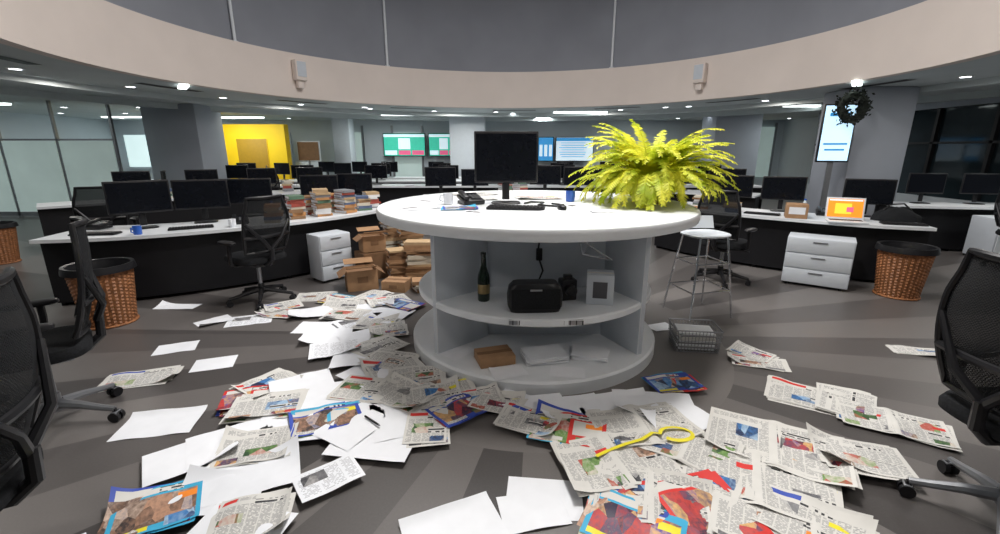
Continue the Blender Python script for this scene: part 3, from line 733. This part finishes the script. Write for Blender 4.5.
for (x, y, d, s) in [(-4.02, 4.98, 48, 1.08), (-3.60, 5.40, 30, 1.05), (-3.35, 6.0, 20, 1), (-2.75, 6.85, 20, 1), (-2.35, 7.3, 10, 1),
    (4.05, 6.42, -25, 1), (3.55, 6.85, -35, 1), (4.85, 5.90, -30, 1),
    (-1.15, 8.75, 8, 1.1), (-.5, 9.0, 5, 1), (.9, 9.0, -5, 1.15), (1.55, 8.9, -5, 1.1), (2.25, 8.6, -15, 1.1),
    (-6.6, 8.1, 40, 1), (-5.8, 8.8, 38, 1), (-5.0, 9.5, 35, 1), (-4.2, 10.0, 30, 1),
    (7.0, 7.4, -10, 1), (7.8, 7.3, -10, 1), (4.75, 9.3, -35, 1), (4.0, 9.9, -30, 1)]: mn(x, y, d, .736, s)
random.seed(5)
for y, xs, xe in ((11.4, -6.6, 6.0), (13.25, -11.3, 5.5), (14.7, -5.6, 4.5)):
    x = xs
    while x < xe:
        mn(x, y, random.uniform(-18, 18)); x += random.uniform(.9, 1.9)
for (x, y, d) in [(-4.25, 4.60, 8), (-3.50, 4.98, 33), (4.80, 5.24, -22), (3.62, 6.12, -40)]: place(kb, 'computer_keyboard', (x, y, .736), math.radians(d))
for (x, y, d) in [(-3.15, 5.35, 30), (4.42, 6.05, -30), (-4.55, 4.98, 0)]: place(ph, 'desk_phone', (x, y, .736), math.radians(d))
mug(-3.82, 4.62, .736, m_cup); mug(-3.1, 5.10, .736, m_paper)
def bottle(x, y, z, m):
    b = MB(); b.lathe([(.001, 0), (.032, 0), (.034, .01), (.034, .15), (.014, .19), (.013, .21)], (0, 0, 0), m, seg=20); b.lathe([(.016, .205), (.016, .225), (.001, .226)], (0, 0, 0), m_cup, seg=16); b.obj('water_bottle', (x, y, z))
m_pl = mat('clear_plastic', (.6, .68, .72), .1, var=.05); bottle(4.12, 6.02, .736, m_pl); bottle(-2.95, 5.75, .736, m_pl)
bc = [mat('book_%s' % n, c, .6) for n, c in (('cream', (.6, .55, .45)), ('white', (.7, .7, .7)), ('red', (.35, .07, .05)), ('blue', (.10, .14, .24)), ('brown', (.28, .16, .08)), ('tan', (.5, .35, .2)), ('grey', (.25, .26, .28)), ('green', (.10, .18, .12)), ('orange', (.5, .25, .10)))]
def books(x, y, z, h, w=.2, d=.26, rz=0, pal=None, name='book_stack', t0=.018, t1=.045):
    b = MB(); c = 0
    while c < h:
        t = random.uniform(t0, t1); ww = w*random.uniform(.8, 1.05); dd = d*random.uniform(.8, 1.05); R = RZ(random.uniform(-.25, .25)); m = random.choice(pal or bc)
        b.box((0, 0, c+t/2), (ww*.95, dd*.95, t-.006), m_paper, R)
        b.box((0, 0, c+.002), (ww, dd, .004), m, R); b.box((0, 0, c+t-.002), (ww, dd, .004), m, R)
        b.box(tuple(R @ Vector((0, -dd/2, 0)) + Vector((0, 0, c+t/2))), (ww, .005, t), m, R)
        c += t
    return b.obj(name, (x, y, z), rz)
for (x, y, h) in [(-2.80, 5.48, .2), (-2.66, 5.78, .26), (-2.42, 6.02, .34), (-2.68, 6.2, .24), (-2.2, 6.32, .30), (-2.45, 6.5, .24), (-2.05, 6.62, .2), (-2.0, 6.92, .22), (-2.3, 6.8, .18)]:
    books(x, y, .737, h, rz=random.uniform(.5, .9))
for (x, y, h) in [(3.36, 6.42, .12), (3.08, 6.82, .18)]: books(x, y, .737, h, rz=-.6)
for (x, y, h) in [(-5.4, 9.1, .2), (-6.2, 8.4, .15), (.1, 8.9, .2), (.4, 9.0, .25), (-4.6, 9.75, .2)]: books(x, y, .737, h, rz=.5)
for i in range(14):
    x = -6+i*.9+random.uniform(-.2, .2); paper_stack('paper_stack', x, 11.15, .737, .21, .26, random.randint(3, 14), random.uniform(-.4, .4))
# open laptop on right desk
b = MB()
b.box((0, -.02, .010), (.40, .27, .018), m_white, None, .004)
for r in range(4):
    for c in range(12): b.box((-.155+c*.0282, -.02+r*.026, .0205), (.023, .021, .004), m_blackm)
b.box((0, -.10, .0200), (.11, .06, .002), m_white_in)
R = RX(-.22); T = Matrix.Translation((0, .115, .018))
def lid(c, size, m, bev=0): 
    Mx = T @ R; p = Mx @ Vector(c); b.box(tuple(p), size, m, R, bev)
lid((0, 0, .135), (.40, .010, .27), m_white, .003)
lid((0, -.0065, .138), (.36, .003, .225), eo); lid((-.02, -.0085, .13), (.17, .003, .13), ey); lid((.05, -.0105, .12), (.07, .003, .06), er); lid((0, -.0085, .235), (.34, .003, .015), ew)
b.obj('laptop', (4.28, 5.46, .737), -.45)
b = MB(); b.box((0, 0, .09), (.24, .26, .18), m_card, None, .004); b.box((0, -.132, .10), (.18, .003, .09), m_paper); b.obj('archive_box', (3.90, 5.84, .737), -.5)
b = MB()
def bagf(u, v):
    a = 2*pi*u; t = pi*v*.5; r = 1+.15*noise.noise(Vector((math.cos(a)*2, math.sin(a)*2, v*3)))
    return (.26*math.cos(a)*math.cos(t)*r, .12*math.sin(a)*math.cos(t)*r, .16*math.sin(t)*r)
b.grid(bagf, 28, 10, m_fabric); b.tube([(-.15, 0, .13), (-.08, .02, .2), (.06, .02, .21), (.14, 0, .13)], .01, m_black); b.obj('black_bag', (4.98, 5.55, .737), -.3)

def openbox(x, y, z, w, d, h, deg, m=m_card, open_=True, name='cardboard_box'):
    b = MB(); t = .008
    for sg in (-1, 1): b.box((0, sg*d/2, h/2), (w, t, h), m); b.box((sg*w/2, 0, h/2), (t, d, h), m)
    b.box((0, 0, t/2), (w, d, t), m)
    if open_:
        for sg in (-1, 1):
            b.box((0, sg*(d/2+d*.16), h+.05), (w, d*.42, t*.6), m, RX(sg*.35)); b.box((sg*(w/2+w*.13), 0, h-.03), (w*.33, d, t*.6), m_card2, RY(sg*.6))
        b.box((0, 0, h*.8), (w*.9, d*.9, .02), m_card2)
    else:
        b.box((0, 0, h), (w, d, t), m); b.box((0, 0, h+.005), (w, .05, .003), m_card2)
    b.box((0, -d/2-.005, h*.55), (w*.35, .003, h*.3), m_card2)
    b.obj(name, (x, y, z), math.radians(deg))
openbox(-1.66, 5.10, 0, .34, .28, .24, 25); openbox(-1.64, 5.58, 0, .36, .30, .34, 40, m_card2, False); openbox(-1.64, 5.58, .355, .28, .24, .2, 30)
openbox(-1.22, 5.02, 0, .28, .22, .12, -10, m_card, False)
bp = [bc[4], bc[5], m_card, m_card, bc[4], m_card2, bc[0]]
books(-1.0, 5.40, 0, .48, .34, .26, .1, bp, t0=.02, t1=.05); books(-1.30, 5.42, 0, .40, .24, .24, .3, bp); books(-.88, 5.02, 0, .12, .3, .24, .3, bp); books(-1.2, 5.87, 0, .6, .34, .26, .3, bp)
books(-1.5, 6.1, 0, .62, .28, .24, .5, bp)
for (x, y) in ((-12.5, 8.0), (4.2, 17.2), (5.7, 17.2), (-7.6, 17.3)):
    b = MB(); b.box((0, 0, .02), (1.4, .4, .04), m_white_in); b.box((0, 0, 1.0), (1.4, .4, .04), m_white_in); b.box((0, .19, .5), (1.4, .02, 1.0), m_white_in)
    for sg in (-1, 0, 1): b.box((sg*.68, 0, .5), (.03, .4, 1.0), m_white_in)
    b.box((0, 0, .5), (1.4, .38, .03), m_white_in)
    for lv in (.04, .515):
        xx = -.64
        while xx < .6:
            t = random.uniform(.02, .05)
            if abs(xx+t/2) > .05: b.box((xx+t/2, -.02, lv+.15), (t*.9, .25, random.uniform(.24, .3)), random.choice(bc))
            xx += t
    b.obj('low_bookcase', (x, y, 0))

# ------------------------------------------------------------------ lights
def area(name, loc, size, power, col=(1, 1, 1), rot=(0, 0, 0), shape='DISK'):
    l = bpy.data.lights.new(name, 'AREA'); l.shape = shape; l.size = size; l.energy = power; l.color = col
    o = bpy.data.objects.new(name, l); COL.objects.link(o); o.location = loc; o.rotation_euler = rot; return o
area('atrium_fill_light', (.3, 6.0, 6.4), 4.0, 400, (1, .98, .97))  # unseen area light added over the atrium; there is no skylight
area('table_key_light', (.6, 3.3, 5.2), .7, 215, (1, .96, .91))  # unseen area light added to brighten the table; no pendant hangs here
for k in range(10):
    a = 2*pi*k/10+.55
    x = RC[0]+7.1*math.cos(a); y = RC[1]+7.1*math.sin(a)
    if y < Y0+.4: y = Y0+.5
    area('soffit_lamp', (x, y, CH-.03), .35, 22, (1, .93, .86))
for (x, y) in ((-12, 8), (-12, 14), (-7.5, 13.8), (-4, 16), (1.5, 16.3), (5, 15.8), (9, 13), (-9.5, 4), (9, 5), (-1, 13.8), (-8.5, 14), (-12, 16.8)):
    area('office_lamp', (x, y, CH-.03), .5, 36, (.93, 1, .97))
w = bpy.data.worlds.new('night_sky'); S.world = w; w.use_nodes = True
w.node_tree.nodes['Background'].inputs[0].default_value = (.35, .45, .6, 1); w.node_tree.nodes['Background'].inputs[1].default_value = .05

# ------------------------------------------------------------------ camera
cam = bpy.data.cameras.new('camera'); co = bpy.data.objects.new('camera', cam); COL.objects.link(co)
cam.sensor_width = 36; cam.lens = 15.98; cam.clip_start = .05
co.location = (0, 0, 1.6); co.rotation_euler = (math.radians(90-14.8), 0, 0)
S.camera = co
S.view_settings.view_transform = 'Standard'
S.view_settings.exposure = -0.1
